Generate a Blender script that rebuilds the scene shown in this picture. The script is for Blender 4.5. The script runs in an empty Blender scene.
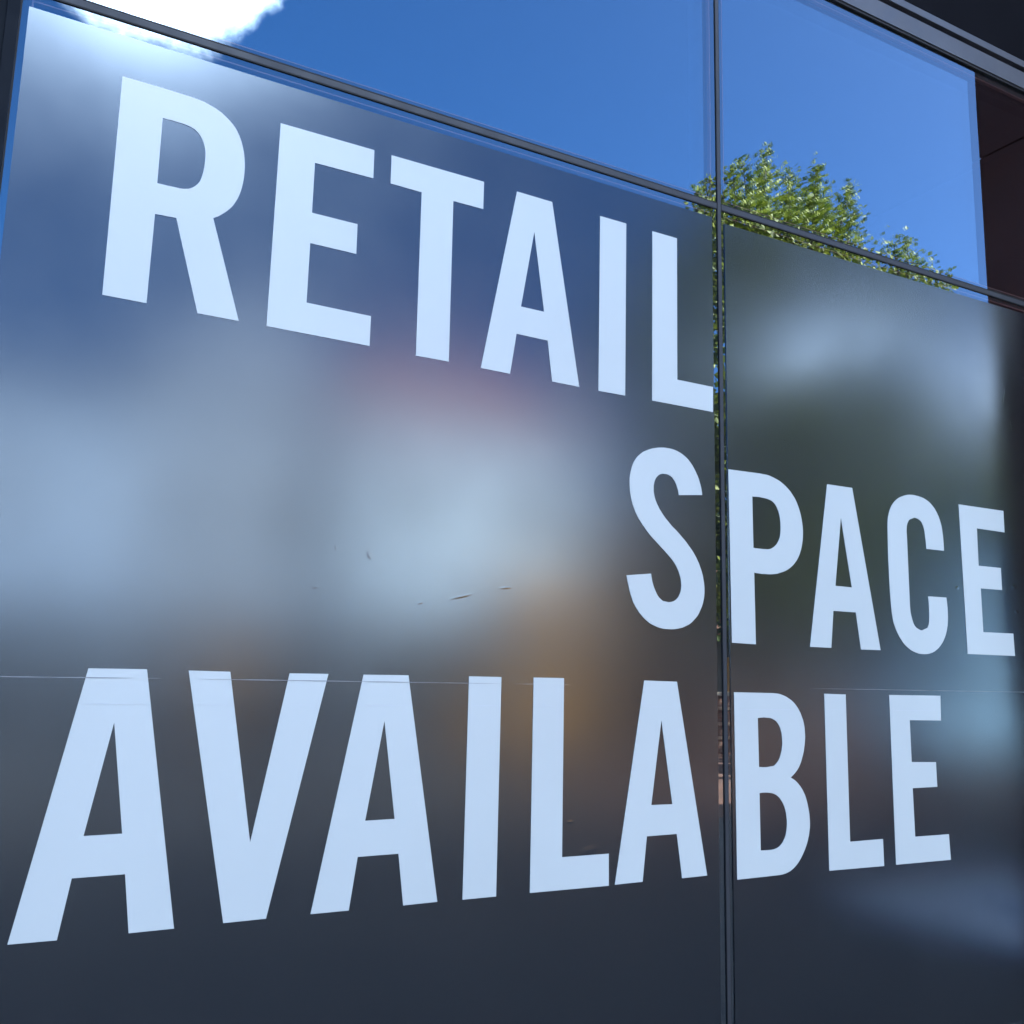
import bpy, bmesh, math, random
from mathutils import Vector, Matrix
R = math.radians
S = bpy.context.scene
COL = S.collection

# ------------------------------------------------------------------ helpers
def link(o, parent=None):
    COL.objects.link(o)
    if parent is not None:
        o.parent = parent
    return o

def tag(o, label=None, cat=None, group=None, kind=None):
    if label: o['label'] = label
    if cat: o['category'] = cat
    if group: o['group'] = group
    if kind: o['kind'] = kind
    return o

def empty(name, loc, label=None, cat=None, group=None, rz=0.0):
    o = bpy.data.objects.new(name, None)
    o.empty_display_size = 0.2
    o.location = loc
    o.rotation_euler = (0, 0, rz)
    link(o)
    return tag(o, label, cat, group)

class MB:
    """collects boxes, prisms and tubes and links them as one mesh object"""
    def __init__(s):
        s.bm = bmesh.new()
    def box(s, x0, x1, y0, y1, z0, z1, bevel=0.0):
        r = bmesh.ops.create_cube(s.bm, size=1.0)
        vs = r['verts']
        for v in vs:
            v.co = Vector(((x0 + x1) / 2 + v.co.x * (x1 - x0), (y0 + y1) / 2 + v.co.y * (y1 - y0), (z0 + z1) / 2 + v.co.z * (z1 - z0)))
        if bevel:
            es = list({e for v in vs for e in v.link_edges})
            bmesh.ops.bevel(s.bm, geom=es, offset=bevel, segments=2, affect='EDGES', profile=0.7)
        return s
    def poly_xz(s, loops, y0, y1):
        """closed outlines (outer first, then holes) in X,Z made into a slab between y0 (front) and y1"""
        es = []
        for l in loops:
            vs = [s.bm.verts.new((x, y0, z)) for x, z in l]
            es += [s.bm.edges.new((vs[i], vs[(i + 1) % len(vs)])) for i in range(len(vs))]
        g = bmesh.ops.triangle_fill(s.bm, edges=es, use_beauty=True, use_dissolve=False, normal=(0, -1, 0))
        fs = [f for f in g['geom'] if isinstance(f, bmesh.types.BMFace)]
        ex = bmesh.ops.extrude_face_region(s.bm, geom=fs)
        for v in ex['geom']:
            if isinstance(v, bmesh.types.BMVert):
                v.co.y = y1
        bmesh.ops.recalc_face_normals(s.bm, faces=s.bm.faces[:])
        return s
    def tube(s, pts, radii, seg=8):
        rings = []
        for i, p in enumerate(pts):
            p = Vector(p)
            a = Vector(pts[max(0, i - 1)]); b = Vector(pts[min(len(pts) - 1, i + 1)])
            t = (b - a).normalized()
            n = t.cross(Vector((0.31, 0.87, 0.13)))
            if n.length < 1e-3: n = t.cross(Vector((1, 0, 0)))
            n.normalize(); m = t.cross(n)
            rings.append([s.bm.verts.new(p + (n * math.cos(q) + m * math.sin(q)) * radii[i]) for q in [2 * math.pi * k / seg for k in range(seg)]])
        for a, b in zip(rings, rings[1:]):
            for k in range(seg):
                s.bm.faces.new((a[k], a[(k + 1) % seg], b[(k + 1) % seg], b[k]))
        s.bm.faces.new(rings[0]); s.bm.faces.new(rings[-1])
        bmesh.ops.recalc_face_normals(s.bm, faces=s.bm.faces[:])
        return s
    def wheel(s, x, y, z, r, w, axis='y', seg=24):
        g = bmesh.ops.create_cone(s.bm, cap_ends=True, segments=seg, radius1=r, radius2=r, depth=w)
        M = Matrix.Translation((x, y, z)) @ Matrix.Rotation(R(90), 4, 'X' if axis == 'y' else 'Y')
        bmesh.ops.transform(s.bm, matrix=M, verts=g['verts'])
        return s
    def dome(s, x, y, z, rx, rz, h, rot=0.0):
        """a shallow bump on a wall facing -Y"""
        c, n = math.cos(rot), math.sin(rot)
        K, N = 6, 24
        rows = []
        for i in range(1, K + 1):
            r = i / K; d = h * (math.cos(math.pi * r) + 1) / 2 + .00004
            rows.append([s.bm.verts.new((x + rx * r * math.cos(q) * c - rz * r * math.sin(q) * n, y - d, z + rx * r * math.cos(q) * n + rz * r * math.sin(q) * c)) for q in [2 * math.pi * k / N for k in range(N)]])
        top = s.bm.verts.new((x, y - h - .00004, z))
        fs = [s.bm.faces.new((top, rows[0][k], rows[0][(k + 1) % N])) for k in range(N)]
        for p, q in zip(rows, rows[1:]):
            fs += [s.bm.faces.new((p[k], q[k], q[(k + 1) % N], p[(k + 1) % N])) for k in range(N)]
        bmesh.ops.recalc_face_normals(s.bm, faces=fs)
        for f in fs:
            f.smooth = True
            f.normal_update()
            if f.normal.y > 0: f.normal_flip()
        return s
    def build(s, name, m, parent=None, smooth=False):
        me = bpy.data.meshes.new(name)
        if smooth:
            for f in s.bm.faces: f.smooth = True
        s.bm.to_mesh(me); s.bm.free()
        if m: me.materials.append(m)
        o = bpy.data.objects.new(name, me)
        return link(o, parent)

def mat(name, col, rough=0.6, metal=0.0, ior=None, noise=None, bump=None, rvar=None):
    """principled material; noise=(scale, amount) mottles the colour, bump=(scale, strength)"""
    m = bpy.data.materials.new(name); m.use_nodes = True
    nt = m.node_tree; b = nt.nodes['Principled BSDF']
    b.inputs['Base Color'].default_value = (*col, 1)
    b.inputs['Roughness'].default_value = rough
    b.inputs['Metallic'].default_value = metal
    if ior: b.inputs['IOR'].default_value = ior
    tc = nt.nodes.new('ShaderNodeTexCoord')
    if noise:
        n = nt.nodes.new('ShaderNodeTexNoise'); n.inputs['Scale'].default_value = noise[0]; n.inputs['Detail'].default_value = 5
        nt.links.new(tc.outputs['Object'], n.inputs['Vector'])
        r = nt.nodes.new('ShaderNodeMapRange')
        r.inputs[1].default_value = .25; r.inputs[2].default_value = .75
        r.inputs[3].default_value = 1 - noise[1]; r.inputs[4].default_value = 1 + noise[1]
        nt.links.new(n.outputs['Fac'], r.inputs[0])
        v = nt.nodes.new('ShaderNodeVectorMath'); v.operation = 'SCALE'
        v.inputs[0].default_value = col
        nt.links.new(r.outputs[0], v.inputs['Scale'])
        nt.links.new(v.outputs[0], b.inputs['Base Color'])
    if rvar:
        n = nt.nodes.new('ShaderNodeTexNoise'); n.inputs['Scale'].default_value = rvar[0]; n.inputs['Detail'].default_value = 4
        nt.links.new(tc.outputs['Object'], n.inputs['Vector'])
        r = nt.nodes.new('ShaderNodeMapRange')
        r.inputs[1].default_value = .3; r.inputs[2].default_value = .7
        r.inputs[3].default_value = rough - rvar[1]; r.inputs[4].default_value = rough + rvar[1]
        nt.links.new(n.outputs['Fac'], r.inputs[0]); nt.links.new(r.outputs[0], b.inputs['Roughness'])
    if bump:
        n = nt.nodes.new('ShaderNodeTexNoise'); n.inputs['Scale'].default_value = bump[0]; n.inputs['Detail'].default_value = 3
        nt.links.new(tc.outputs['Object'], n.inputs['Vector'])
        k = nt.nodes.new('ShaderNodeBump'); k.inputs['Strength'].default_value = bump[1]; k.inputs['Distance'].default_value = 0.002
        nt.links.new(n.outputs['Fac'], k.inputs['Height']); nt.links.new(k.outputs[0], b.inputs['Normal'])
    return m

def glass_mat(name, ior, tint):
    """thin clear pane: mirror part by Fresnel, the rest straight through"""
    m = bpy.data.materials.new(name); m.use_nodes = True
    nt = m.node_tree
    for n in list(nt.nodes): nt.nodes.remove(n)
    out = nt.nodes.new('ShaderNodeOutputMaterial'); mx = nt.nodes.new('ShaderNodeMixShader')
    tc = nt.nodes.new('ShaderNodeTexCoord'); wv = nt.nodes.new('ShaderNodeTexNoise'); wv.inputs['Scale'].default_value = 1.5; wv.inputs['Detail'].default_value = 1
    nt.links.new(tc.outputs['Object'], wv.inputs['Vector'])
    bu = nt.nodes.new('ShaderNodeBump'); bu.inputs['Strength'].default_value = 1; bu.inputs['Distance'].default_value = .0007   # float glass is never quite flat
    nt.links.new(wv.outputs['Fac'], bu.inputs['Height'])
    fr = nt.nodes.new('ShaderNodeFresnel'); fr.inputs['IOR'].default_value = ior
    tr = nt.nodes.new('ShaderNodeBsdfTransparent'); tr.inputs['Color'].default_value = (*tint, 1)
    gl = nt.nodes.new('ShaderNodeBsdfGlossy'); gl.inputs['Roughness'].default_value = 0.0
    gl.inputs['Color'].default_value = (.82, .94, 1, 1)
    ge = nt.nodes.new('ShaderNodeNewGeometry')
    fm = nt.nodes.new('ShaderNodeMix'); fm.inputs[3].default_value = .25      # seen from inside the glass: a fixed share
    nt.links.new(ge.outputs['Backfacing'], fm.inputs[0]); nt.links.new(fr.outputs[0], fm.inputs[2])
    nt.links.new(fm.outputs[0], mx.inputs[0]); nt.links.new(tr.outputs[0], mx.inputs[1]); nt.links.new(gl.outputs[0], mx.inputs[2])
    nt.links.new(bu.outputs[0], gl.inputs['Normal'])
    nt.links.new(mx.outputs[0], out.inputs['Surface'])
    return m

def brick_mat(name, c1, c2, mortar, scale, rough=.85, plane='xz'):
    m = bpy.data.materials.new(name); m.use_nodes = True
    nt = m.node_tree; b = nt.nodes['Principled BSDF']; b.inputs['Roughness'].default_value = rough
    tc = nt.nodes.new('ShaderNodeTexCoord')
    sp = nt.nodes.new('ShaderNodeSeparateXYZ'); cb = nt.nodes.new('ShaderNodeCombineXYZ')
    nt.links.new(tc.outputs['Object'], sp.inputs[0])
    if plane == 'xz':
        ad = nt.nodes.new('ShaderNodeMath'); ad.operation = 'ADD'
        nt.links.new(sp.outputs[0], ad.inputs[0]); nt.links.new(sp.outputs[1], ad.inputs[1])
        nt.links.new(ad.outputs[0], cb.inputs[0]); nt.links.new(sp.outputs[2], cb.inputs[1])
    else:
        nt.links.new(sp.outputs[0], cb.inputs[0]); nt.links.new(sp.outputs[1], cb.inputs[1])
    br = nt.nodes.new('ShaderNodeTexBrick')
    br.inputs['Color1'].default_value = (*c1, 1); br.inputs['Color2'].default_value = (*c2, 1); br.inputs['Mortar'].default_value = (*mortar, 1)
    br.inputs['Scale'].default_value = scale; br.inputs['Mortar Size'].default_value = .02
    nt.links.new(cb.outputs[0], br.inputs['Vector'])
    n = nt.nodes.new('ShaderNodeTexNoise'); n.inputs['Scale'].default_value = 1.3; n.inputs['Detail'].default_value = 6
    nt.links.new(tc.outputs['Object'], n.inputs['Vector'])
    mx = nt.nodes.new('ShaderNodeMix'); mx.data_type = 'RGBA'; mx.blend_type = 'OVERLAY'; mx.inputs[0].default_value = .5
    nt.links.new(br.outputs['Color'], mx.inputs[6]); nt.links.new(n.outputs['Fac'], mx.inputs[7])
    nt.links.new(mx.outputs[2], b.inputs['Base Color'])
    return m

def leaf_mat(name, c1, c2):
    m = bpy.data.materials.new(name); m.use_nodes = True
    nt = m.node_tree; b = nt.nodes['Principled BSDF']
    b.inputs['Roughness'].default_value = .55; b.inputs['IOR'].default_value = 1.35
    g = nt.nodes.new('ShaderNodeNewGeometry'); r = nt.nodes.new('ShaderNodeValToRGB')
    r.color_ramp.elements[0].color = (*c1, 1); r.color_ramp.elements[1].color = (*c2, 1)
    nt.links.new(g.outputs['Random Per Island'], r.inputs[0]); nt.links.new(r.outputs[0], b.inputs['Base Color'])
    t = nt.nodes.new('ShaderNodeBsdfTranslucent'); nt.links.new(r.outputs[0], t.inputs['Color'])
    mx = nt.nodes.new('ShaderNodeMixShader'); mx.inputs[0].default_value = .22
    nt.links.new(b.outputs[0], mx.inputs[1]); nt.links.new(t.outputs[0], mx.inputs[2])
    nt.links.new(mx.outputs[0], nt.nodes['Material Output'].inputs['Surface'])
    return m

# ------------------------------------------------------------------ measured data and added clouds (metres, X along the shop front, Z up)
LBUMPS = [(1.115, 1.975, .012, .02, .0012, .4), (1.0, 1.99, .006, .011, .0007, .2), (1.45, 1.86, .05, .007, .0008, .25), (1.62, 1.90, .03, .006, .0008, .1),
          (1.30, 1.83, .012, .006, .0006, .3), (.94, 1.86, .015, .007, .0006, .2), (2.33, 3.33, .012, .03, .0008, .1), (2.39, 3.31, .009, .02, .0006, .0),
          (1.84, 2.84, .012, .02, .0007, .2), (1.98, 1.0, .05, .02, .0009, .2), (1.90, 1.10, .02, .008, .0007, 0),
          (2.30, 1.08, .03, .014, .0008, .3), (.86, 1.23, .022, .006, .0008, .1), (.93, 1.30, .012, .005, .0006, .2), (2.38, .62, .035, .02, .0012, .5),
          (2.22, .60, .03, .03, .0008, .2), (.8, 2.24, .02, .006, .0005, .3)]
RBUMPS = [(4.02, 2.05, .016, .011, .0012, .1), (4.14, 2.02, .010, .010, .001, 0), (3.96, 1.99, .006, .008, .0008, .2), (4.12, 2.13, .014, .01, .0009, .4),
          (4.45, 1.96, .02, .01, .001, 0), (4.55, 1.96, .012, .010, .0009, 0), (4.32, 2.40, .04, .006, .0008, .0),
          (4.46, 3.05, .006, .05, .0008, -.2), (4.50, 2.9, .005, .04, .0008, .2), (4.75, 2.7, .012, .05, .0009, 0), (3.62, 2.63, .008, .014, .0006, .3),
          (4.06, 2.69, .01, .01, .0008, 0), (4.44, 2.08, .03, .016, .0008, .1)]
GLOW_CLOUDS = [(4.5, 42.1, 9.5, 10.3, .8, .97), (16, 47.2, 12, 9.8, 1.2, .95), (46.5, 16, 5, 4.5, .9, .42), (54, 14.5, 5, 5, .9, .18)]  # bright clouds added to put pale glows into the reflection on the film
GLOW_COL = (48, 58, 71)
FILM_ROUGH, FILM_IOR = .20, 2.3
GLASS_IOR = 4.0
SKY_SAT = 1.25
SPACER = .030
EXPOSURE = 2.75
PJ = 4.899
LETTERS = [
('R',[[(0.2419,3.388),(0.3447,3.388),(0.4432,3.386),(0.4571,3.385),(0.4709,3.384),(0.4845,3.382),(0.498,3.379),(0.5106,3.375),(0.523,3.371),(0.535,3.366),(0.5466,3.36),(0.558,3.352),(0.569,3.344),(0.5794,3.335),(0.5888,3.325),(0.5967,3.314),(0.6035,3.302),(0.6095,3.289),(0.6146,3.276),(0.6191,3.261),(0.6227,3.246),(0.6255,3.23),(0.6276,3.214),(0.6288,3.2),(0.6292,3.186),(0.629,3.172),(0.6282,3.158),(0.6271,3.144),(0.6254,3.131),(0.6231,3.117),(0.6199,3.104),(0.616,3.091),(0.6112,3.079),(0.6057,3.067),(0.5994,3.055),(0.5931,3.046),(0.586,3.037),(0.5784,3.029),(0.5705,3.021),(0.5641,3.015),(0.5574,3.009),(0.5504,3.005),(0.5432,3),(0.6449,2.68),(0.5184,2.68),(0.4329,2.972),(0.3704,2.969),(0.3687,2.681),(0.2445,2.681)],[(0.3682,3.288),(0.3831,3.288),(0.398,3.289),(0.4129,3.288),(0.4277,3.288),(0.4367,3.287),(0.4456,3.286),(0.4543,3.284),(0.4626,3.281),(0.4697,3.277),(0.4762,3.272),(0.4821,3.266),(0.4873,3.259),(0.4919,3.251),(0.4957,3.243),(0.4988,3.234),(0.5014,3.225),(0.503,3.216),(0.504,3.208),(0.5044,3.2),(0.5046,3.191),(0.5047,3.182),(0.5045,3.172),(0.5039,3.162),(0.5028,3.152),(0.5014,3.142),(0.4997,3.132),(0.4974,3.122),(0.4943,3.112),(0.4917,3.106),(0.4884,3.101),(0.4846,3.096),(0.4805,3.091),(0.4764,3.087),(0.472,3.083),(0.4674,3.08),(0.4626,3.077),(0.4561,3.075),(0.4496,3.073),(0.4431,3.072),(0.4366,3.071),(0.4195,3.071),(0.4025,3.07),(0.3857,3.07),(0.369,3.07)]]),
('E',[[(0.7347,3.385),(1.064,3.386),(1.065,3.281),(0.8576,3.279),(0.8577,3.1),(1.017,3.1),(1.018,2.993),(0.858,2.993),(0.8575,2.786),(1.081,2.785),(1.081,2.68),(0.7327,2.681)]]),
('T',[[(1.128,3.386),(1.492,3.387),(1.492,3.28),(1.371,3.279),(1.375,2.678),(1.25,2.677),(1.247,3.279),(1.129,3.28)]]),
('A',[[(1.631,3.387),(1.785,3.386),(1.917,2.676),(1.798,2.677),(1.776,2.831),(1.643,2.832),(1.62,2.676),(1.501,2.677)],[(1.709,3.246),(1.758,2.94),(1.659,2.94)]]),
('I',[[(2.005,3.386),(2.13,3.386),(2.128,2.676),(2.004,2.675)]]),
('L',[[(2.259,3.386),(2.384,3.386),(2.382,2.783),(2.566,2.783),(2.564,2.677),(2.257,2.677)]]),
('S',[[(2.504,2.326),(2.386,2.313),(2.386,2.318),(2.385,2.323),(2.384,2.328),(2.383,2.333),(2.38,2.34),(2.377,2.348),(2.374,2.355),(2.37,2.362),(2.366,2.368),(2.361,2.373),(2.356,2.379),(2.35,2.383),(2.343,2.386),(2.335,2.389),(2.327,2.39),(2.319,2.39),(2.312,2.39),(2.306,2.389),(2.299,2.387),(2.292,2.384),(2.286,2.38),(2.281,2.375),(2.276,2.37),(2.273,2.364),(2.269,2.357),(2.267,2.349),(2.265,2.342),(2.264,2.334),(2.264,2.326),(2.264,2.317),(2.265,2.309),(2.267,2.3),(2.269,2.292),(2.272,2.283),(2.276,2.275),(2.28,2.267),(2.286,2.258),(2.292,2.248),(2.299,2.24),(2.306,2.231),(2.315,2.221),(2.324,2.212),(2.333,2.204),(2.343,2.195),(2.354,2.185),(2.367,2.176),(2.379,2.167),(2.391,2.157),(2.402,2.147),(2.413,2.138),(2.424,2.128),(2.434,2.117),(2.444,2.107),(2.454,2.096),(2.463,2.084),(2.471,2.073),(2.478,2.061),(2.485,2.05),(2.49,2.038),(2.496,2.025),(2.5,2.013),(2.504,2.001),(2.506,1.989),(2.509,1.977),(2.51,1.967),(2.511,1.957),(2.511,1.948),(2.511,1.938),(2.51,1.926),(2.508,1.915),(2.505,1.904),(2.502,1.893),(2.497,1.881),(2.491,1.87),(2.485,1.859),(2.478,1.848),(2.469,1.838),(2.459,1.829),(2.449,1.82),(2.438,1.812),(2.426,1.806),(2.414,1.801),(2.402,1.796),(2.389,1.793),(2.375,1.79),(2.362,1.788),(2.348,1.787),(2.335,1.787),(2.321,1.787),(2.308,1.788),(2.294,1.79),(2.281,1.793),(2.269,1.797),(2.257,1.801),(2.245,1.806),(2.235,1.812),(2.223,1.82),(2.213,1.828),(2.203,1.837),(2.194,1.846),(2.186,1.856),(2.178,1.867),(2.171,1.877),(2.165,1.889),(2.16,1.901),(2.155,1.913),(2.151,1.926),(2.148,1.939),(2.145,1.949),(2.142,1.959),(2.14,1.97),(2.138,1.98),(2.251,1.994),(2.253,1.984),(2.255,1.975),(2.257,1.965),(2.26,1.956),(2.264,1.946),(2.268,1.937),(2.273,1.928),(2.278,1.919),(2.283,1.912),(2.288,1.906),(2.295,1.901),(2.302,1.896),(2.308,1.893),(2.316,1.892),(2.324,1.891),(2.332,1.89),(2.34,1.891),(2.348,1.892),(2.356,1.894),(2.363,1.897),(2.37,1.901),(2.376,1.906),(2.382,1.912),(2.386,1.919),(2.39,1.926),(2.393,1.934),(2.395,1.942),(2.396,1.95),(2.397,1.959),(2.396,1.967),(2.395,1.976),(2.394,1.984),(2.391,1.992),(2.388,2.001),(2.385,2.009),(2.381,2.017),(2.375,2.027),(2.369,2.036),(2.362,2.045),(2.354,2.054),(2.344,2.063),(2.334,2.072),(2.323,2.081),(2.312,2.09),(2.297,2.102),(2.282,2.114),(2.267,2.126),(2.252,2.138),(2.241,2.148),(2.231,2.158),(2.221,2.169),(2.211,2.179),(2.202,2.19),(2.194,2.2),(2.186,2.212),(2.179,2.223),(2.173,2.235),(2.167,2.248),(2.162,2.261),(2.158,2.274),(2.155,2.288),(2.152,2.302),(2.151,2.317),(2.15,2.331),(2.15,2.342),(2.15,2.353),(2.152,2.364),(2.154,2.376),(2.157,2.386),(2.16,2.396),(2.164,2.407),(2.169,2.417),(2.175,2.426),(2.182,2.436),(2.19,2.445),(2.199,2.453),(2.208,2.46),(2.218,2.467),(2.229,2.472),(2.24,2.477),(2.255,2.483),(2.27,2.487),(2.286,2.491),(2.301,2.493),(2.315,2.495),(2.329,2.495),(2.343,2.495),(2.356,2.494),(2.369,2.492),(2.382,2.489),(2.394,2.485),(2.406,2.48),(2.417,2.474),(2.428,2.467),(2.437,2.46),(2.446,2.451),(2.455,2.442),(2.463,2.431),(2.47,2.421),(2.477,2.409),(2.483,2.399),(2.488,2.388),(2.492,2.377),(2.496,2.366),(2.499,2.356),(2.501,2.346),(2.503,2.336)]]),
('P',[[(2.642,2.448),(2.812,2.451),(2.83,2.45),(2.848,2.45),(2.865,2.448),(2.882,2.444),(2.9,2.439),(2.918,2.433),(2.935,2.425),(2.951,2.416),(2.967,2.405),(2.982,2.393),(2.995,2.379),(3.007,2.365),(3.017,2.349),(3.025,2.333),(3.032,2.316),(3.038,2.298),(3.042,2.281),(3.045,2.264),(3.047,2.247),(3.048,2.23),(3.047,2.212),(3.045,2.194),(3.042,2.177),(3.037,2.159),(3.032,2.145),(3.026,2.131),(3.018,2.117),(3.009,2.104),(2.999,2.093),(2.988,2.082),(2.975,2.072),(2.961,2.063),(2.946,2.055),(2.931,2.049),(2.914,2.044),(2.898,2.039),(2.881,2.036),(2.864,2.034),(2.846,2.033),(2.829,2.033),(2.814,2.032),(2.8,2.033),(2.785,2.033),(2.771,2.035),(2.773,1.745),(2.648,1.747)],[(2.768,2.349),(2.787,2.35),(2.806,2.351),(2.825,2.35),(2.844,2.349),(2.856,2.347),(2.866,2.345),(2.877,2.341),(2.886,2.336),(2.894,2.329),(2.901,2.32),(2.906,2.311),(2.911,2.302),(2.915,2.29),(2.918,2.279),(2.92,2.267),(2.921,2.255),(2.921,2.242),(2.921,2.229),(2.92,2.215),(2.918,2.202),(2.916,2.193),(2.912,2.184),(2.907,2.175),(2.902,2.167),(2.896,2.16),(2.889,2.154),(2.881,2.148),(2.873,2.144),(2.865,2.14),(2.856,2.138),(2.848,2.136),(2.839,2.136),(2.821,2.135),(2.804,2.135),(2.787,2.135),(2.769,2.136)]]),
('A',[[(3.199,2.45),(3.352,2.451),(3.493,1.745),(3.372,1.744),(3.348,1.902),(3.213,1.902),(3.194,1.745),(3.071,1.745)],[(3.276,2.311),(3.329,2.009),(3.23,2.01)]]),
('C',[[(3.944,2.219),(3.822,2.218),(3.822,2.231),(3.821,2.244),(3.82,2.257),(3.818,2.27),(3.817,2.281),(3.816,2.293),(3.814,2.305),(3.81,2.317),(3.807,2.325),(3.802,2.333),(3.797,2.341),(3.789,2.347),(3.781,2.351),(3.772,2.354),(3.762,2.356),(3.751,2.357),(3.715,2.344),(3.708,2.336),(3.703,2.328),(3.699,2.32),(3.696,2.312),(3.694,2.298),(3.693,2.285),(3.694,2.272),(3.694,2.259),(3.694,2.071),(3.694,1.947),(3.695,1.934),(3.696,1.921),(3.699,1.909),(3.703,1.896),(3.706,1.886),(3.71,1.876),(3.715,1.867),(3.723,1.858),(3.731,1.852),(3.742,1.848),(3.753,1.844),(3.767,1.842),(3.805,1.855),(3.81,1.863),(3.814,1.87),(3.816,1.878),(3.818,1.886),(3.82,1.914),(3.821,1.942),(3.821,1.971),(3.819,1.999),(3.944,2.001),(3.947,1.978),(3.949,1.954),(3.949,1.931),(3.948,1.908),(3.946,1.891),(3.943,1.873),(3.938,1.856),(3.932,1.839),(3.925,1.825),(3.917,1.812),(3.907,1.798),(3.896,1.786),(3.885,1.776),(3.873,1.766),(3.859,1.758),(3.844,1.75),(3.828,1.744),(3.812,1.74),(3.795,1.737),(3.778,1.736),(3.76,1.736),(3.743,1.737),(3.726,1.74),(3.711,1.744),(3.694,1.749),(3.679,1.756),(3.665,1.764),(3.653,1.772),(3.64,1.782),(3.63,1.793),(3.62,1.804),(3.611,1.816),(3.603,1.828),(3.596,1.84),(3.59,1.853),(3.584,1.865),(3.58,1.879),(3.577,1.893),(3.575,1.907),(3.573,1.92),(3.571,1.946),(3.569,1.971),(3.568,1.996),(3.567,2.022),(3.565,2.165),(3.569,2.3),(3.57,2.312),(3.571,2.323),(3.573,2.335),(3.576,2.347),(3.581,2.36),(3.586,2.372),(3.593,2.385),(3.601,2.397),(3.61,2.407),(3.619,2.416),(3.63,2.425),(3.641,2.433),(3.654,2.44),(3.667,2.446),(3.681,2.451),(3.696,2.456),(3.709,2.459),(3.723,2.461),(3.737,2.462),(3.75,2.463),(3.766,2.462),(3.782,2.461),(3.797,2.459),(3.812,2.457),(3.827,2.453),(3.841,2.448),(3.854,2.442),(3.866,2.435),(3.879,2.425),(3.891,2.415),(3.901,2.403),(3.91,2.391),(3.918,2.379),(3.924,2.366),(3.929,2.353),(3.934,2.339),(3.937,2.327),(3.939,2.315),(3.94,2.303),(3.942,2.291),(3.943,2.273),(3.944,2.255),(3.944,2.237)]]),
('E',[[(4.066,2.452),(4.401,2.454),(4.4,2.347),(4.191,2.348),(4.189,2.167),(4.355,2.168),(4.354,2.061),(4.195,2.059),(4.196,1.852),(4.42,1.854),(4.423,1.747),(4.075,1.746)]]),
('A',[[(0.3017,1.592),(0.4576,1.593),(0.5874,0.8743),(0.4668,0.8738),(0.4447,1.031),(0.3088,1.03),(0.2861,0.8739),(0.1679,0.8751)],[(0.3818,1.444),(0.428,1.14),(0.3286,1.139)]]),
('V',[[(0.5737,1.592),(0.6944,1.591),(0.7866,1.095),(0.8749,1.59),(0.9986,1.591),(0.8477,0.8768),(0.7238,0.876)]]),
('A',[[(1.115,1.591),(1.27,1.592),(1.401,0.877),(1.283,0.876),(1.26,1.034),(1.124,1.033),(1.103,0.877),(0.9825,0.8771)],[(1.193,1.447),(1.242,1.141),(1.143,1.14)]]),
('I',[[(1.491,1.593),(1.615,1.593),(1.615,0.8756),(1.491,0.8757)]]),
('L',[[(1.743,1.594),(1.868,1.594),(1.87,0.9836),(2.065,0.9828),(2.066,0.8745),(1.744,0.8762)]]),
('A',[[(2.22,1.592),(2.373,1.59),(2.511,0.8764),(2.393,0.8754),(2.369,1.034),(2.232,1.033),(2.213,0.8767),(2.092,0.8758)],[(2.299,1.448),(2.349,1.141),(2.252,1.142)]]),
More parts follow.
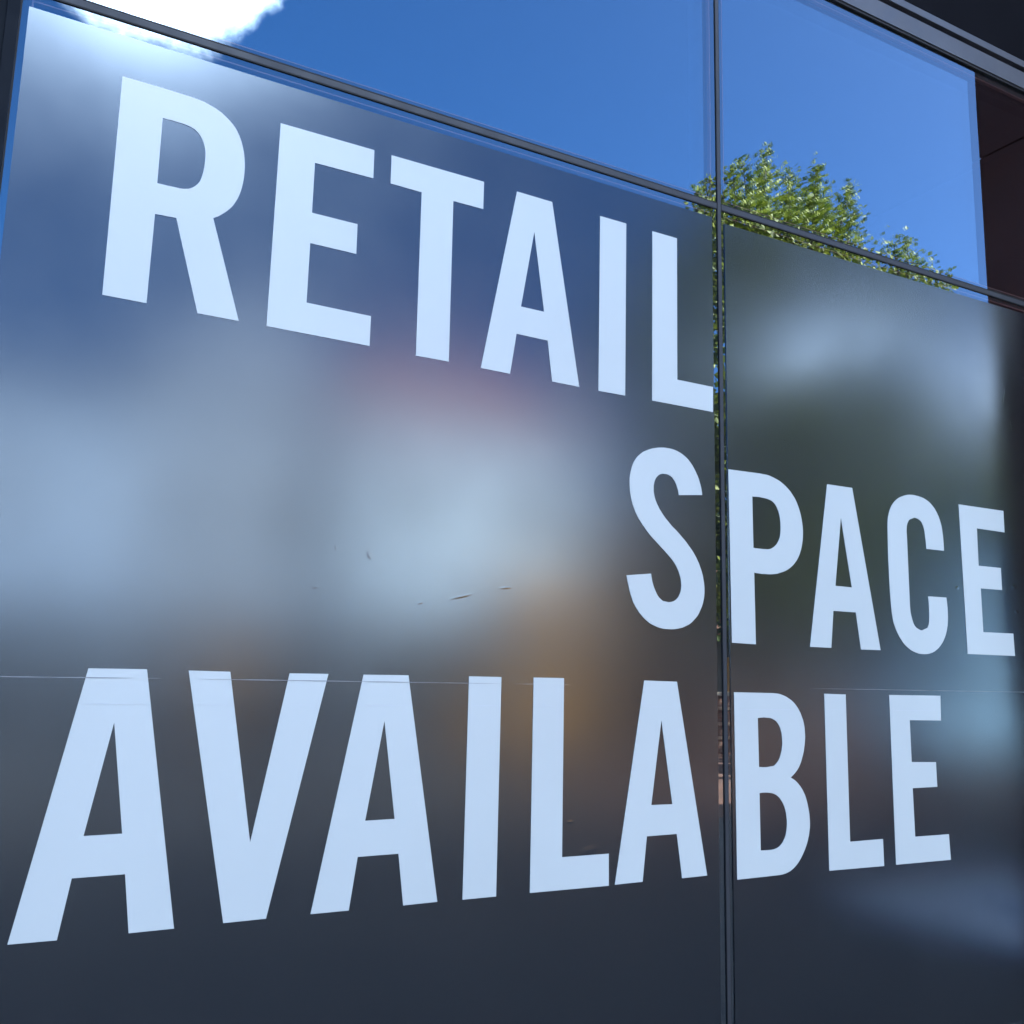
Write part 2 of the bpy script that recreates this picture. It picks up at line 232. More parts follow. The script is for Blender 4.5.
('B',[[(2.655,1.554),(2.857,1.553),(2.872,1.552),(2.888,1.551),(2.903,1.548),(2.917,1.544),(2.932,1.539),(2.946,1.532),(2.959,1.525),(2.971,1.517),(2.983,1.506),(2.993,1.495),(3.001,1.484),(3.009,1.472),(3.015,1.458),(3.021,1.445),(3.025,1.431),(3.028,1.417),(3.029,1.403),(3.03,1.389),(3.03,1.375),(3.028,1.362),(3.026,1.348),(3.023,1.334),(3.02,1.321),(3.015,1.307),(3.01,1.295),(3.005,1.282),(2.998,1.27),(2.99,1.258),(2.981,1.248),(2.97,1.238),(2.958,1.229),(2.945,1.22),(2.957,1.215),(2.969,1.208),(2.979,1.201),(2.988,1.193),(2.998,1.183),(3.007,1.172),(3.014,1.161),(3.021,1.15),(3.027,1.135),(3.032,1.12),(3.036,1.105),(3.039,1.091),(3.042,1.077),(3.043,1.064),(3.044,1.05),(3.044,1.037),(3.043,1.022),(3.04,1.008),(3.037,0.9934),(3.032,0.9793),(3.027,0.966),(3.021,0.9531),(3.014,0.9404),(3.006,0.928),(2.998,0.9173),(2.99,0.9068),(2.981,0.8968),(2.971,0.8874),(2.962,0.88),(2.952,0.8731),(2.941,0.867),(2.93,0.8618),(2.917,0.8578),(2.904,0.8547),(2.89,0.8527),(2.876,0.8516),(2.658,0.8502)],[(2.776,1.455),(2.792,1.456),(2.808,1.457),(2.825,1.456),(2.841,1.455),(2.85,1.453),(2.858,1.45),(2.867,1.446),(2.874,1.442),(2.881,1.435),(2.887,1.428),(2.892,1.42),(2.896,1.412),(2.899,1.403),(2.902,1.393),(2.903,1.383),(2.904,1.373),(2.904,1.362),(2.904,1.351),(2.902,1.34),(2.9,1.329),(2.897,1.319),(2.893,1.309),(2.889,1.299),(2.883,1.29),(2.878,1.284),(2.872,1.278),(2.865,1.273),(2.858,1.268),(2.849,1.267),(2.84,1.266),(2.831,1.265),(2.822,1.264),(2.811,1.264),(2.8,1.264),(2.789,1.265),(2.778,1.265)],[(2.778,1.166),(2.793,1.167),(2.809,1.167),(2.824,1.166),(2.839,1.164),(2.849,1.162),(2.858,1.159),(2.867,1.155),(2.875,1.15),(2.883,1.144),(2.89,1.136),(2.896,1.129),(2.902,1.12),(2.907,1.111),(2.911,1.101),(2.914,1.091),(2.917,1.081),(2.918,1.069),(2.92,1.057),(2.92,1.045),(2.919,1.033),(2.917,1.023),(2.915,1.012),(2.912,1.001),(2.907,0.9911),(2.902,0.9832),(2.897,0.9757),(2.89,0.9686),(2.882,0.9622),(2.876,0.9584),(2.869,0.9553),(2.861,0.9528),(2.853,0.9508),(2.847,0.9496),(2.84,0.949),(2.833,0.9487),(2.827,0.9486),(2.815,0.9486),(2.803,0.9487),(2.791,0.9491),(2.779,0.9497)]]),
('L',[[(3.145,1.554),(3.27,1.552),(3.268,0.9541),(3.463,0.954),(3.464,0.8448),(3.145,0.8484)]]),
('E',[[(3.536,1.553),(3.87,1.553),(3.866,1.443),(3.66,1.445),(3.661,1.266),(3.819,1.262),(3.82,1.156),(3.66,1.155),(3.663,0.952),(3.882,0.9504),(3.887,0.842),(3.537,0.8449)]]),
]

# ------------------------------------------------------------------ camera
EYE = Vector((0.0, -3.0, 1.6))
yaw, pitch, roll = 0.50058726, 0.16532955, 0.02321843
fwd = Vector((math.sin(yaw) * math.cos(pitch), math.cos(yaw) * math.cos(pitch), math.sin(pitch)))
right = Vector((math.cos(yaw), -math.sin(yaw), 0))
up = right.cross(fwd)
r2 = right * math.cos(roll) + up * math.sin(roll)
u2 = -right * math.sin(roll) + up * math.cos(roll)
cd = bpy.data.cameras.new('camera'); cam = bpy.data.objects.new('camera', cd); link(cam)
cd.sensor_width = 36; cd.lens = 977.93 / 1024 * 36; cd.clip_start = .05; cd.clip_end = 3000
M = Matrix.Identity(4)
for i, c in enumerate((r2, u2, -fwd)):
    for k in range(3): M[k][i] = c[k]
M.translation = EYE
cam.matrix_world = M
S.camera = cam

# ------------------------------------------------------------------ light: the sun stands behind the shop, its front is in shade
SUN_EL = R(40); sh = Vector((.76, .65)).normalized()
sun_dir = Vector((sh.x * math.cos(SUN_EL), sh.y * math.cos(SUN_EL), math.sin(SUN_EL)))
sl = bpy.data.lights.new('sun', 'SUN'); sl.energy = 5.0; sl.angle = R(.5); sl.color = (1, .94, .85)
so = bpy.data.objects.new('sun', sl); link(so)
so.rotation_euler = sun_dir.to_track_quat('Z', 'Y').to_euler()
so.location = (0, 0, 30)

W = bpy.data.worlds.new('World'); S.world = W; W.use_nodes = True
nt = W.node_tree; bg = nt.nodes['Background']; bg.inputs['Strength'].default_value = 0.085
sky = nt.nodes.new('ShaderNodeTexSky'); sky.sky_type = 'NISHITA'; sky.sun_disc = False
sky.sun_elevation = SUN_EL; sky.sun_rotation = math.atan2(sh.x, sh.y)
sky.air_density = .5; sky.dust_density = 2.5; sky.ozone_density = 5.0
tc = nt.nodes.new('ShaderNodeTexCoord')
def node(t, **kw):
    n = nt.nodes.new(t)
    for k, v in kw.items(): setattr(n, k, v)
    return n
def mth(op, a, b=None, clamp=False):
    n = node('ShaderNodeMath', operation=op); n.use_clamp = clamp
    for i, v in enumerate((a, b)):
        if v is None: continue
        if isinstance(v, (int, float)): n.inputs[i].default_value = v
        else: nt.links.new(v, n.inputs[i])
    return n.outputs[0]
noi = node('ShaderNodeTexNoise'); noi.inputs['Scale'].default_value = 5.5; noi.inputs['Detail'].default_value = 8; noi.inputs['Roughness'].default_value = .62
nt.links.new(tc.outputs['Generated'], noi.inputs['Vector'])
def glow_cloud(az, el, wid, hgt, soft=.35, amt=.9):
    """mask of one cloud: an added oval glow in the sky round a compass point, its edge broken up by noise"""
    a, e = R(az), R(el)
    c = Vector((math.sin(a) * math.cos(e), -math.cos(a) * math.cos(e), math.sin(e)))
    h = Vector((math.cos(a), math.sin(a), 0)); v = c.cross(h)
    ds = []
    for ax, s in ((h, math.sin(R(wid))), (v, math.sin(R(hgt)))):
        d = node('ShaderNodeVectorMath', operation='DOT_PRODUCT'); d.inputs[1].default_value = ax / s
        nt.links.new(tc.outputs['Generated'], d.inputs[0]); ds.append(mth('POWER', mth('ABSOLUTE', d.outputs['Value']), 2.0))
    f = node('ShaderNodeVectorMath', operation='DOT_PRODUCT'); f.inputs[1].default_value = c
    nt.links.new(tc.outputs['Generated'], f.inputs[0])
    front = mth('GREATER_THAN', f.outputs['Value'], 0)
    q = mth('SUBTRACT', 1.0, mth('ADD', ds[0], ds[1]))
    q = mth('ADD', q, mth('MULTIPLY', mth('SUBTRACT', noi.outputs['Fac'], .5), 1.3))
    r = node('ShaderNodeMapRange', interpolation_type='SMOOTHSTEP'); nt.links.new(q, r.inputs[0])
    r.inputs[1].default_value = 0; r.inputs[2].default_value = soft; r.inputs[3].default_value = 0; r.inputs[4].default_value = amt
    return mth('MULTIPLY', r.outputs[0], front)
msk = None
for a in GLOW_CLOUDS:
    k = glow_cloud(*a); msk = k if msk is None else mth('MAXIMUM', msk, k)
mx = node('ShaderNodeMix', data_type='RGBA'); mx.inputs[7].default_value = (*GLOW_COL, 1)
nt.links.new(msk, mx.inputs[0]); hs = node('ShaderNodeHueSaturation'); hs.inputs['Saturation'].default_value = SKY_SAT
nt.links.new(sky.outputs[0], hs.inputs['Color']); nt.links.new(hs.outputs[0], mx.inputs[6]); nt.links.new(mx.outputs[2], bg.inputs['Color'])

# ------------------------------------------------------------------ materials
frame_m = mat('anodised_frame', (.026, .029, .036), .6, 0, noise=(6, .12), rvar=(9, .08))
jamb_m = mat('dark_jamb', (.010, .013, .018), .75, 0, ior=1.2, noise=(6, .12), rvar=(9, .08))
rubber_m = mat('black_gasket', (.006, .006, .007), .75)
spacer_m = mat('spacer_edge', (.16, .06, .055), .5)
black_m = mat('black_backing', (.004, .004, .005), .9)
panel_m = mat('brown_cladding', (.13, .030, .014), .9, noise=(3, .15), rvar=(2, .06))
fascia_m = mat('dark_fascia', (.006, .006, .008), .9, ior=1.15, noise=(3, .15))
head_m = mat('grey_head_metal', (.10, .105, .12), .5, .2, noise=(5, .1), rvar=(9, .08))
conc_m = mat('interior_plaster', (.05, .05, .055), .9, noise=(1.4, .2))
wallext_m = mat('grey_render', (.2, .2, .2), .85, noise=(1.5, .12))
film_m = mat('dark_window_film', (.011, .0115, .0135), FILM_ROUGH, ior=FILM_IOR, bump=(260, .012), rvar=(2.2, .02))
film_m.node_tree.nodes['Principled BSDF'].inputs['Specular Tint'].default_value = (.76, .89, 1, 1)
letter_m = mat('white_vinyl', (.55, .585, .575), .32, noise=(.8, .05), bump=(200, .01))
seam_glint_m = mat('film_seam_glint', (.24, .25, .27), .4)  # pale colour stands in for the highlight along the film overlap
seamgrey_m = mat('vinyl_overlap', (.58, .6, .62), .5)
glass_m = glass_mat('pane_glass', GLASS_IOR, (.9, .93, .93))
clear_m = bpy.data.materials.new('clear_glass'); clear_m.use_nodes = True
_n = clear_m.node_tree.nodes; _n.remove(_n['Principled BSDF'])
_t = _n.new('ShaderNodeBsdfTransparent'); _t.inputs['Color'].default_value = (.97, .98, .98, 1)
clear_m.node_tree.links.new(_t.outputs[0], _n['Material Output'].inputs['Surface'])
glass_in_m = glass_mat('inner_pane_glass', GLASS_IOR, (.8, .84, .84))

# ------------------------------------------------------------------ the shop: curtain wall, shell behind it, storey above
def front_only(o):
    """a pane mirrors on its outer face; its other faces let light through"""
    o.data.materials.append(clear_m)
    for f in o.data.polygons:
        f.material_index = 0 if f.normal.y < -.5 else 1
    return o
MX = (-0.0555, 2.607, 5.286)          # mullion centre lines
Z0, ZT, ZH = 0.10, 3.583, 4.832                     # sill top, transom centre, underside of head
shop = empty('shop_building', (2.6, 0, 0), 'shop building with a full height glazed front in dark metal framing', 'building')
shop.location = (0, 0, 0)
hw = .0085
for x in MX[1:]:
    m = MB(); m.box(x - hw, x + hw, -.005, .0, Z0, ZH, .0012); m.box(x - .03, x + .03, .034, .16, Z0, ZH)
    mu = m.build('mullion', frame_m, shop)
    g = MB(); g.box(x - hw - .002, x - hw, -.004, .0, Z0, ZH); g.box(x + hw, x + hw + .002, -.004, .0, Z0, ZH)
    g.build('gasket', rubber_m, mu)
for x0, x1 in zip(MX, MX[1:]):
    m = MB(); m.box(x0 + hw + .0041, x1 - hw - .0041, -.004, .0, ZT - .011, ZT + .011, .0012); m.box(x0 + .03, x1 - .03, .034, .16, ZT - .03, ZT + .03)
    tr = m.build('transom', frame_m, shop)
    g = MB()
    for s in (-1, 1):
        z = ZT + s * .0135
        g.box(x0 + hw + .0041, x1 - hw - .0041, -.004, .0, z - .002, z + .002)
    g.build('gasket', rubber_m, tr)
    # double glazing: outer pane, black edge spacer with a reddish inner line, inner pane
    for z0, z1 in ((Z0, ZT), (ZT, ZH)):
        p = MB(); p.box(x0 + .001, x1 - .001, .0005, .0025, z0 + .001, z1 - .001)
        gp = front_only(p.build('glass_pane', glass_m, shop))
        a, b, c, d = x0 + .002, x1 - .002, z0 + .002, z1 - .002
        def ring(w0, w1, y0, y1, name, mm):
            q = MB()
            q.box(a + w0, a + w1, y0, y1, c + w0, d - w0); q.box(b - w1, b - w0, y0, y1, c + w0, d - w0)
            q.box(a + w1, b - w1, y0, y1, c + w0, c + w1); q.box(a + w1, b - w1, y0, y1, d - w1, d - w0)
            return q.build(name, mm, gp)
        ring(0, SPACER, .004, .026, 'spacer_bar', black_m)
        ring(SPACER + .0002, SPACER + .0055, .006, .024, 'sealant_line', spacer_m)
        p = MB(); p.box(x0 + .001, x1 - .001, .0275, .0295, z0 + .001, z1 - .001)
        front_only(p.build('inner_pane', glass_in_m, gp))
XL, XR = -.35, 5.31
m = MB(); m.box(-.052, -.047, -.004, .02, Z0, ZH); m.build('gasket', rubber_m, shop)
m = MB(); m.box(-.085, -.0525, -.018, .16, Z0, ZH, .002); m.box(-.125, -.0855, -.006, .16, Z0, ZH); m.box(-.35, -.1255, -.03, .16, Z0, ZH, .002); m.build('jamb', jamb_m, shop)
for x0, x1 in ((-2.0, -.355), (-3.7, -2.01), (-5.4, -3.71)):
    m = MB(); m.box(x0, x1, -.03, .16, .02, 5.02, .002); m.build('cladding_panel', fascia_m, shop)
m = MB(); m.box(XL, XR, -.06, .16, 0, Z0, .004); m.build('sill', frame_m, shop)
m = MB(); m.box(XL, XR, -.012, .16, ZH, ZH + .012); m.build('drip_edge', rubber_m, shop)
m = MB(); m.box(XL, XR, -.018, .16, ZH + .0125, ZH + .112, .003); m.box(XL, XR, -.018, .16, ZH + .145, ZH + .185, .003)
m.build('head_rail', head_m, shop)
m = MB(); m.box(XL, XR, .01, .16, ZH + .1125, ZH + .1445); m.build('shadow_gap', black_m, shop)
for x0, x1 in zip((-5.4, -2.7) + MX, (-2.7,) + MX):
    for z0, z1 in ((5.06, 6.7), (6.71, 8.35)):
        m = MB(); m.box(x0 + .004, x1 - .004, .02, .05, z0, z1, .002); m.build('fascia_panel', fascia_m, shop)
m = MB(); m.box(-5.4, XR + .02, .06, 14, 5.03, 8.40); m.build('upper_wall', wallext_m, shop)
m = MB(); m.box(-5.55, XR, -.1, 14.15, 8.41, 8.80, .01); m.build('parapet', fascia_m, shop)
m = MB()
m.box(-5.4, -5.1, .17, 13.69, 0, 5.02)
m.box(-5.4, XR + .02, 13.7, 14, 0, 5.02); m.build('side_wall', wallext_m, shop)
m = MB(); m.box(-5.0, XR, .17, 9.0, 4.845, 5.025); m.box(-5.0, XR, 9.0, 9.15, .02, 4.84); m.box(-5.0, -4.9, .17, 8.99, .02, 4.84); m.box(XR - .02, XR, .17, 8.99, .02, 4.84)
m.build('interior_shell', conc_m, shop)
m = MB(); m.box(-5.0, XR, .165, 13.69, -.1, .015); m.build('interior_floor', conc_m, shop)

# ------------------------------------------------------------------ window film with the lettering
def film(loops, letters, label, seams, bumps):
    o = empty('window_film', (0, -.0035, 0), label, 'window film')
    o.location = (0, 0, 0)
    k = 2.9965 / 3
    m = MB(); m.poly_xz([[(x * k, 1.6 + (z - 1.6) * k) for x, z in loops]], -.0035, -.0004)
    for (x, z, rx, rz, h, rot) in bumps: m.dome(x, -.0035, z, rx, rz, h * .5, rot)
    m.build('film_sheet', film_m, o)
    for ch, ll in letters:
        k = 2.9948 / 3      # traced on the glass plane; the vinyl stands 5 mm nearer the viewer
        m = MB(); m.poly_xz([[(x * k, 1.6 + (z - 1.6) * k) for x, z in l] for l in ll], -.0052, -.0037)
        q = m.build('letter', letter_m, o); q['label'] = 'pale vinyl capital letter ' + ch
    for nm, mm, segs in seams:
        for (x0, x1, z0, z1, w, d) in segs:
            m = MB()
            n = max(2, int((x1 - x0) / .05))
            rnd = random.Random(int(x0 * 1000))
            top = []; bot = []
            for i in range(n + 1):
                t = i / n; ww = w * min(1, 6 * t + .05, 6 * (1 - t) + .05) * rnd.uniform(.45, 1.1)
                zz = z0 + (z1 - z0) * t
                top.append((x0 + (x1 - x0) * t, zz + ww)); bot.append((x0 + (x1 - x0) * t, zz - ww))
            m.poly_xz([top + bot[::-1]], d - .0006, d)
            m.build(nm, mm, o)
    return o
LF = LETTERS[:7] + LETTERS[11:17]
RF = LETTERS[7:11] + LETTERS[17:]
film([(-.029, Z0 + .02), (2.5705, Z0 + .02), (2.5705, 3.5275), (-.029, 3.5225)], LF,
     'dark satin film filling the wide left pane, lettered RETAIL, S and AVAILA', 
     [('film_seam', seam_glint_m, [(-.02, .42, 1.564, 1.5672, .0012, -.0056), (.43, .50, 1.5675, 1.568, .0009, -.0038), (.60, 1.62, 1.568, 1.5705, .0012, -.0056), (1.66, 1.9, 1.571, 1.571, .0008, -.0038)]),
      ('vinyl_seam', seamgrey_m, [(0.285, 0.473, 1.4950, 1.4951, .0011, -.0055), (0.595, 0.711, 1.4944, 1.4936, .0011, -.0055), (0.858, 0.978, 1.4945, 1.4952, .0011, -.0055), (1.092, 1.284, 1.4949, 1.4960, .0011, -.0055), (1.491, 1.609, 1.4959, 1.4965, .0011, -.0055), (1.739, 1.862, 1.4962, 1.4969, .0011, -.0055), (2.201, 2.387, 1.4958, 1.4959, .0011, -.0055)])],
     LBUMPS)
film([(2.639, Z0 + .02), (5.26, Z0 + .02), (5.26, 3.5335), (2.639, 3.5145)], RF,
     'dark satin film filling the right pane, lettered PACE and BLE', 
     [('film_seam', seam_glint_m, [(3.05, 4.9, 1.5745, 1.5765, .0008, -.0039)]),
      ('vinyl_seam', seamgrey_m, [(2.649, 3.000, 1.4884, 1.4889, .0011, -.0055), (3.141, 3.263, 1.4890, 1.4886, .0011, -.0055), (3.530, 3.869, 1.4874, 1.4872, .0011, -.0055)])],
     RBUMPS)

# ------------------------------------------------------------------ neighbouring pier that steps out beside the glazing
pier = empty('neighbouring_building', (0, 0, 0), 'dark brown metal clad building stepping out at the right end of the glazing', 'building')
m = MB(); m.box(5.335, 30, -.60, 14, 0, 8.6); m.build('wall', black_m, pier)
for z0, z1 in ((.02, 1.68), (1.69, 3.22), (3.23, PJ - .005), (PJ + .005, 6.4), (6.41, 8.3)):
    m = MB(); m.box(5.315, 5.3345, -.62, -.005, z0, z1, .002); m.build('cladding_panel', panel_m, pier)
    for x0, x1 in ((5.315, 6.75), (6.765, 8.2), (8.215, 12.5), (12.515, 18), (18.015, 24), (24.015, 30)):
        m = MB(); m.box(x0, x1, -.64, -.6205, z0, z1, .002); m.build('cladding_panel', panel_m, pier)

# ------------------------------------------------------------------ the square in front of the shop, seen as reflections in the glazing
asph_m = mat('asphalt', (.05, .05, .052), .9, noise=(.8, .2), bump=(60, .4))
pave_m = brick_mat('brick_paving', (.085, .032, .022), (.13, .05, .03), (.10, .085, .07), 3.0, plane='xy')
m = MB(); m.box(-1500, 1500, -1500, 1500, -.6, -.11); m.build('ground', asph_m)['kind'] = 'structure'
dpave_m = brick_mat('dark_setts', (.034, .034, .038), (.046, .045, .046), (.024, .024, .024), 4.5, plane='xy')
m = MB(); m.box(-40, 60, -5.2, .1, -.105, .0); m.build('pavement', dpave_m)['kind'] = 'structure'
m = MB(); m.box(-40, 7.2, -14.4, -6.301, -.105, .0); m.box(30.001, 60, -14.4, -6.301, -.105, .0); m.box(-40, 9.0, -6.3, -5.201, -.105, .0); m.build('plaza', dpave_m)['kind'] = 'structure'
m = MB(); m.box(7.201, 30, -14.4, -6.301, -.105, .004); m.box(9.001, 30, -6.3, -5.201, -.105, .004); m.build('path', pave_m)['kind'] = 'structure'
m = MB(); m.box(-40, 60, -14.6, -14.401, -.105, .004, .01); m.build('kerb', mat('kerb_stone', (.3, .29, .28), .85, noise=(3, .1)))['kind'] = 'structure'

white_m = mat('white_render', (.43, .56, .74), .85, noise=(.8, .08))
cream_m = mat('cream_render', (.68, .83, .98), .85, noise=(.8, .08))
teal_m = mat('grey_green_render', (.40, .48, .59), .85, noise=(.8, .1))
ochre_m = mat('ochre_timber', (.62, .32, .08), .7, noise=(2, .2))
brown_brick = brick_mat('brown_brick', (.12, .05, .036), (.17, .075, .05), (.14, .12, .10), 4.0)
roof_m = mat('slate_roof', (.07, .07, .08), .7, noise=(2, .2))
rose_m = mat('rose_tile', (.36, .13, .13), .8, noise=(4, .2))
dark_m = mat('dark_shopfront', (.02, .022, .025), .35, noise=(2, .2))
pane_m = mat('house_window', (.03, .04, .05), .05)
wframe_m = mat('white_joinery', (.7, .7, .7), .5, noise=(4, .05))

def house(label, wall, x0, x1, yf, h, cols, rows, zb, roofm, ground=2.6, shopm=dark_m, fasc=None):
    o = empty('building', (0, 0, 0), label, 'building')
    m = MB(); m.box(x0, x1, yf - 9, yf, -.1, h); m.build('wall', wall, o)
    m = MB(); m.box(x0 - .12, x1 + .12, yf - 9.1, yf + .14, h + .003, h + .28, .02)
    r = m.build('roof', roofm, o)
    m = MB(); m.box(x0 + .8, x0 + 1.5, yf - 4, yf - 3.3, h + .283, h + 1.3, .01); m.build('chimney', brown_brick, r)
    m = MB(); m.box(x0 + .25, x1 - .25, yf + .003, yf + .06, .1, ground, .01); m.build('shopfront', shopm, o)
    m = MB(); m.box(x0 + .15, x1 - .15, yf + .003, yf + .45, ground + .02, ground + .3, .02); m.build('shop_fascia', fasc or wall, o)
    w = (x1 - x0) / cols
    for r_ in range(rows):
        for c in range(cols):
            cx = x0 + w * (c + .5); z = zb + r_ * 2.7
            m = MB(); m.box(cx - .5, cx + .5, yf + .003, yf + .08, z, z + 1.35, .01)
            f = m.build('window', wframe_m, o)
            m = MB(); m.box(cx - .43, cx - .02, yf + .06, yf + .083, z + .07, z + 1.28); m.box(cx + .02, cx + .43, yf + .06, yf + .083, z + .07, z + 1.28)
            m.build('pane', pane_m, f)
    m = MB(); m.box((x0 + x1) / 2 - .5, (x0 + x1) / 2 + .5, yf + .062, yf + .1, .05, 2.2, .01)
    d = m.build('door', ochre_m, o)
    m = MB(); m.box((x0 + x1) / 2 + .36, (x0 + x1) / 2 + .40, yf + .101, yf + .15, 1.0, 1.2); m.build('handle', frame_m, d)
    return o
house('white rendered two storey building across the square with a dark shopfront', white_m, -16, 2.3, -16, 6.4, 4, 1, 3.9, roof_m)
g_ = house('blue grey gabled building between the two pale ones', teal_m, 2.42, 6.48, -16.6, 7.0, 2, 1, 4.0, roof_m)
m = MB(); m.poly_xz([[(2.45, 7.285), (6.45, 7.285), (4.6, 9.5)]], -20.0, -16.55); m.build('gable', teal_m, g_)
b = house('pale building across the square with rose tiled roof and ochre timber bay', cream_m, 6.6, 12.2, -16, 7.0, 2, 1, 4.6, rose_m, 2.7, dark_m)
m = MB(); m.box(10.0, 12.1, -15.93, -15.5, 2.35, 3.75, .02); m.build('sign_box', ochre_m, b)
m = MB(); m.box(10.05, 12.05, -15.935, -15.7, .1, 2.345, .01); m.build('timber_bay', ochre_m, b)
m = MB()
bv = [m.bm.verts.new(v) for v in ((6.48, -15.86, 7.285), (12.32, -15.86, 7.285), (12.32, -25.1, 7.285), (6.48, -25.1, 7.285), (7.6, -19.0, 9.1), (11.2, -19.0, 9.1))]
for f in ((0, 1, 5, 4), (1, 2, 5), (2, 3, 4, 5), (3, 0, 4)):
    m.bm.faces.new([bv[i] for i in f])
bmesh.ops.recalc_face_normals(m.bm, faces=m.bm.faces[:])
m.build('pitched_roof', rose_m, b)
house('low brown brick building behind the street trees', brown_brick, 12.6, 24, -17.5, 5.6, 4, 1, 3.4, roof_m)
w_ = empty('garden_wall', (0, 0, 0), 'low brown brick wall in front of the brick building', 'wall')
m = MB(); m.box(12.5, 30, -14.2, -13.9, .0, 1.25); m.build('wall_body', brown_brick, w_)
for z in (.32, .62, .95):
    m = MB(); m.box(12.48, 30.02, -13.9, -13.87, z, z + .07, .008); m.build('string_course', mat('pale_brick', (.32, .22, .15), .8, noise=(5, .2)), w_)
m = MB(); m.box(12.45, 30.05, -14.25, -13.85, 1.253, 1.33, .01); m.build('coping', mat('coping_stone', (.25, .22, .19), .8, noise=(3, .1)), w_)

bark_m = mat('bark', (.07, .055, .04), .9, noise=(6, .3), bump=(30, .6))
def tree(name, label, x, y, h0, top, blobs, sprays, seed, lm, size=.10, group='street trees across the square'):
    rnd = random.Random(seed)
    o = empty(name, (x, y, 0), label, 'tree', group)
    V = []; F = []
    big = size * 1.6
    def leaf(p, s):
        a = Vector((rnd.gauss(0, 1), rnd.gauss(0, 1), rnd.gauss(0, .8))).normalized()
        n = a.cross(Vector((rnd.gauss(0, 1), rnd.gauss(0, 1), rnd.gauss(0, 1)))).normalized()
        c = a.cross(n)
        i = len(V)
        V.extend([p, p + a * s * .5 + n * s * .42 + c * s * .1, p + a * s * 1.1, p + a * s * .5 - n * s * .42 + c * s * .1])
        F.append((i, i + 1, i + 2, i + 3))
    tm = MB()
    tm.tube([(0, 0, -.05), (.03, .02, h0 * .5), (-.02, .05, h0), (.05, 0, top * .7)], [.22, .17, .14, .05], 10)
    for (bx, by, bz, rx, ry, rz, n) in blobs:
        c = Vector((bx - x, by - y, bz))
        tm.tube([(0, .03, h0 * .9), tuple(c * .5 + Vector((0, 0, h0 * .55))), tuple(c)], [.09, .06, .02], 7)
        k = max(8, n // 45)
        cl = []
        for _ in range(k):
            d = Vector((rnd.gauss(0, 1), rnd.gauss(0, 1), rnd.gauss(0, 1))).normalized() * rnd.uniform(.35, 1.0) ** .6
            cl.append(c + Vector((d.x * rx, d.y * ry, d.z * rz)))
        for _ in range(n):
            q = rnd.choice(cl); s = .26
            leaf(q + Vector((rnd.gauss(0, s), rnd.gauss(0, s), rnd.gauss(0, s * .8))), (big if bz < 8 else size) * rnd.uniform(.6, 1.25))
    for (tx, ty, tz, ln, n) in sprays:
        tip = Vector((tx - x, ty - y, tz)); base = Vector((tip.x * .8 + rnd.uniform(-.2, .2), tip.y * .6, tz - ln))
        tm.tube([tuple(base), tuple(base.lerp(tip, .55)), tuple(tip - Vector((0, 0, .1)))], [.03, .018, .006], 5)
        for _ in range(n):
            t = rnd.random() ** .8
            p = tip.lerp(base, t); w = .05 + .26 * t
            leaf(p + Vector((rnd.gauss(0, w), rnd.gauss(0, w), rnd.gauss(0, .08))), size * rnd.uniform(.55, 1.15))
    tm.build('trunk', bark_m, o, smooth=True)
    me = bpy.data.meshes.new('crown'); me.from_pydata(V, [], F); me.materials.append(lm)
    link(bpy.data.objects.new('crown', me), o)
    return o
green = leaf_mat('leaf_green', (.04, .075, .010), (.23, .27, .032))
dgreen = leaf_mat('leaf_dark', (.02, .045, .015), (.055, .085, .025))
T1 = [(10.2, -9.2, 9.87), (10.47, -9.4, 10.2), (10.83, -9.1, 10.42), (11.16, -9.2, 10.78), (11.58, -9.0, 10.98), (11.82, -9.4, 10.97), (12.31, -9.2, 10.92), (12.92, -9.1, 11.05), (13.31, -9.3, 10.52), (13.91, -9.2, 11.01), (12.52, -9.5, 9.72), (11.55, -9.5, 9.67), (10.97, -9.5, 9.61), (11.9, -8.8, 10.2), (12.6, -8.9, 10.4), (11.2, -8.8, 10.1), (13.6, -8.9, 10.3)]
tree('leafy_tree', 'tall leafy tree with upright sprays, nearest the shop', 12.0, -9.2, 3.0, 10.2,
     [(11.0, -9.2, 8.6, 1.35, 1.2, .9, 3200), (13.7, -9.2, 9.0, .75, .8, .6, 1100), (12.3, -9.3, 9.4, .9, .9, .35, 700), (9.7, -9.2, 6.6, 1.6, 1.5, 1.6, 2300), (11.7, -9.2, 5.2, 2.4, 1.8, 1.5, 5200), (13.9, -9.2, 6.6, 1.2, 1.2, 1.1, 2600), (11.4, -9.4, 3.2, 2.2, 1.5, .8, 2400)],
     [(a, b_, c, random.Random(int(a * 100)).uniform(1.1, 1.7), 360) for a, b_, c in T1], 3, green)
T2 = [(15.73, -9.8, 10.55), (16.1, -9.7, 10.73), (16.44, -9.9, 10.24), (16.83, -9.8, 10.2), (17.14, -9.7, 10.0), (17.5, -9.8, 9.5), (16.0, -10.0, 10.1)]
tree('leafy_tree', 'slightly lower leafy tree to the right of the tallest one', 16.4, -9.8, 2.8, 9.2,
     [(18.0, -9.8, 5.6, 1.5, 1.3, 1.2, 1900), (16.1, -9.8, 9.1, .9, .8, .5, 800), (16.3, -9.8, 6.0, 1.5, 1.3, 1.3, 2000), (15.6, -9.9, 4.5, 1.6, 1.3, .9, 1300)],
     [(a, b_, c, 1.1, 260) for a, b_, c in T2], 5, green)
tree('dense_tree', 'dense dark tree in front of the low brick building', 16.6, -15.2, 2.2, 7.2,
     [(16.4, -15.2, 5.6, 2.4, 1.4, 1.9, 3800), (16.8, -15.2, 3.6, 2.2, 1.3, 1.2, 2200)], [], 8, dgreen, .12)
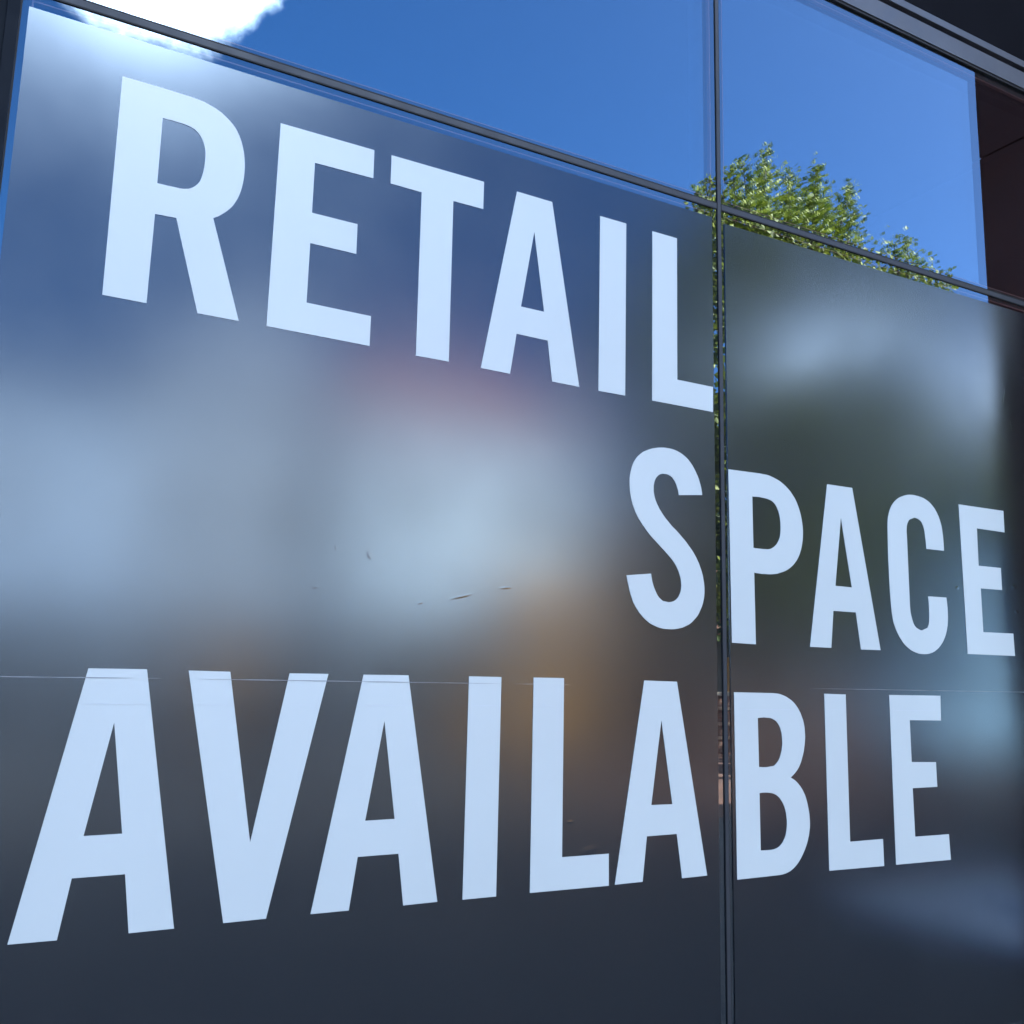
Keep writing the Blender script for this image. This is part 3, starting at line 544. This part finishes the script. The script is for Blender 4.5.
tree('dense_tree', 'second dense dark tree, beside the right end of the low brick wall', 20.5, -15.4, 2.2, 6.6,
     [(20.5, -15.4, 5.4, 2.0, 1.3, 1.4, 3000), (21, -15.2, 3.8, 2.2, 1.3, 1.2, 2000)], [], 9, dgreen, .12)

# pale blue van added to put a blue glow into the film's reflection
vanp = mat('pale_blue_paint', (.40, .70, 1.0), .35, noise=(2, .04)); tyre_m = mat('tyre', (.02, .02, .02), .85, noise=(9, .2)); rim_m = mat('rim_metal', (.4, .4, .42), .35, .8, noise=(9, .1))
lamp_m = mat('lamp_glass', (.7, .7, .68), .15, noise=(9, .05)); tail_m = mat('tail_glass', (.4, .02, .02), .2, noise=(9, .1))
van = empty('added_van', (14.6, -8.0, 0), 'pale blue box van added on the brick paving to give the film a blue glow', 'van')
van.location = (15.9, -8.2, 0)
m = MB(); m.box(-1.0, 2.4, -1.0, 1.0, .75, 3.65, .06); m.build('cargo_box', vanp, van)
m = MB()
prof = [(-2.6, .45), (-2.6, 1.15), (-2.35, 1.35), (-1.85, 2.15), (-1.05, 2.2), (-1.05, .45)]
m.poly_xz([prof], -.92, .92); cab = m.build('cab', vanp, van)
for s in (-1, 1):
    m = MB(); m.poly_xz([[(-2.15, 1.38), (-1.78, 2.02), (-1.2, 2.05), (-1.2, 1.38)]], s * .925 - .003, s * .925 + .003); m.build('side_window', pane_m, cab)
    m = MB(); m.box(-2.63, -2.59, s * .62 - .14, s * .62 + .14, .78, 1.0, .01); m.build('headlight', lamp_m, van)
    m = MB(); m.box(2.4, 2.43, s * .85 - .08, s * .85 + .08, .9, 1.25, .01); m.build('tail_light', tail_m, van)
    for wx in (-1.85, 1.5):
        m = MB(); m.wheel(wx, s * .86, .37, .37, .22); w = m.build('wheel', tyre_m, van)
        m = MB(); m.wheel(wx, s * .975, .37, .2, .02); m.build('rim', rim_m, w)
m = MB(); m.box(-2.55, 2.3, -.7, .7, .35, .6); m.build('chassis', tyre_m, van)
# wide pale step added here to put a light patch into the film's reflection
st = empty('added_step', (6.9, -1.6, 0), 'wide pale stone doorstep in front of the brown clad building, added for a pale patch on the film', 'added_step')
stone_m = mat('pale_blue_stone', (.70, .78, .86), .6, noise=(3, .08))
m = MB(); m.box(-1.25, 1.4, -.8, .93, .0, .09, .01); m.build('lower_step', stone_m, st)
m = MB(); m.box(-.6, 1.4, -.1, .93, .0905, .2, .01); m.build('upper_step', stone_m, st)

# ------------------------------------------------------------------ picture settings
S.view_settings.view_transform = 'Standard'; S.view_settings.look = 'None'; S.view_settings.gamma = 1; S.view_settings.use_curve_mapping = False
S.view_settings.exposure = EXPOSURE
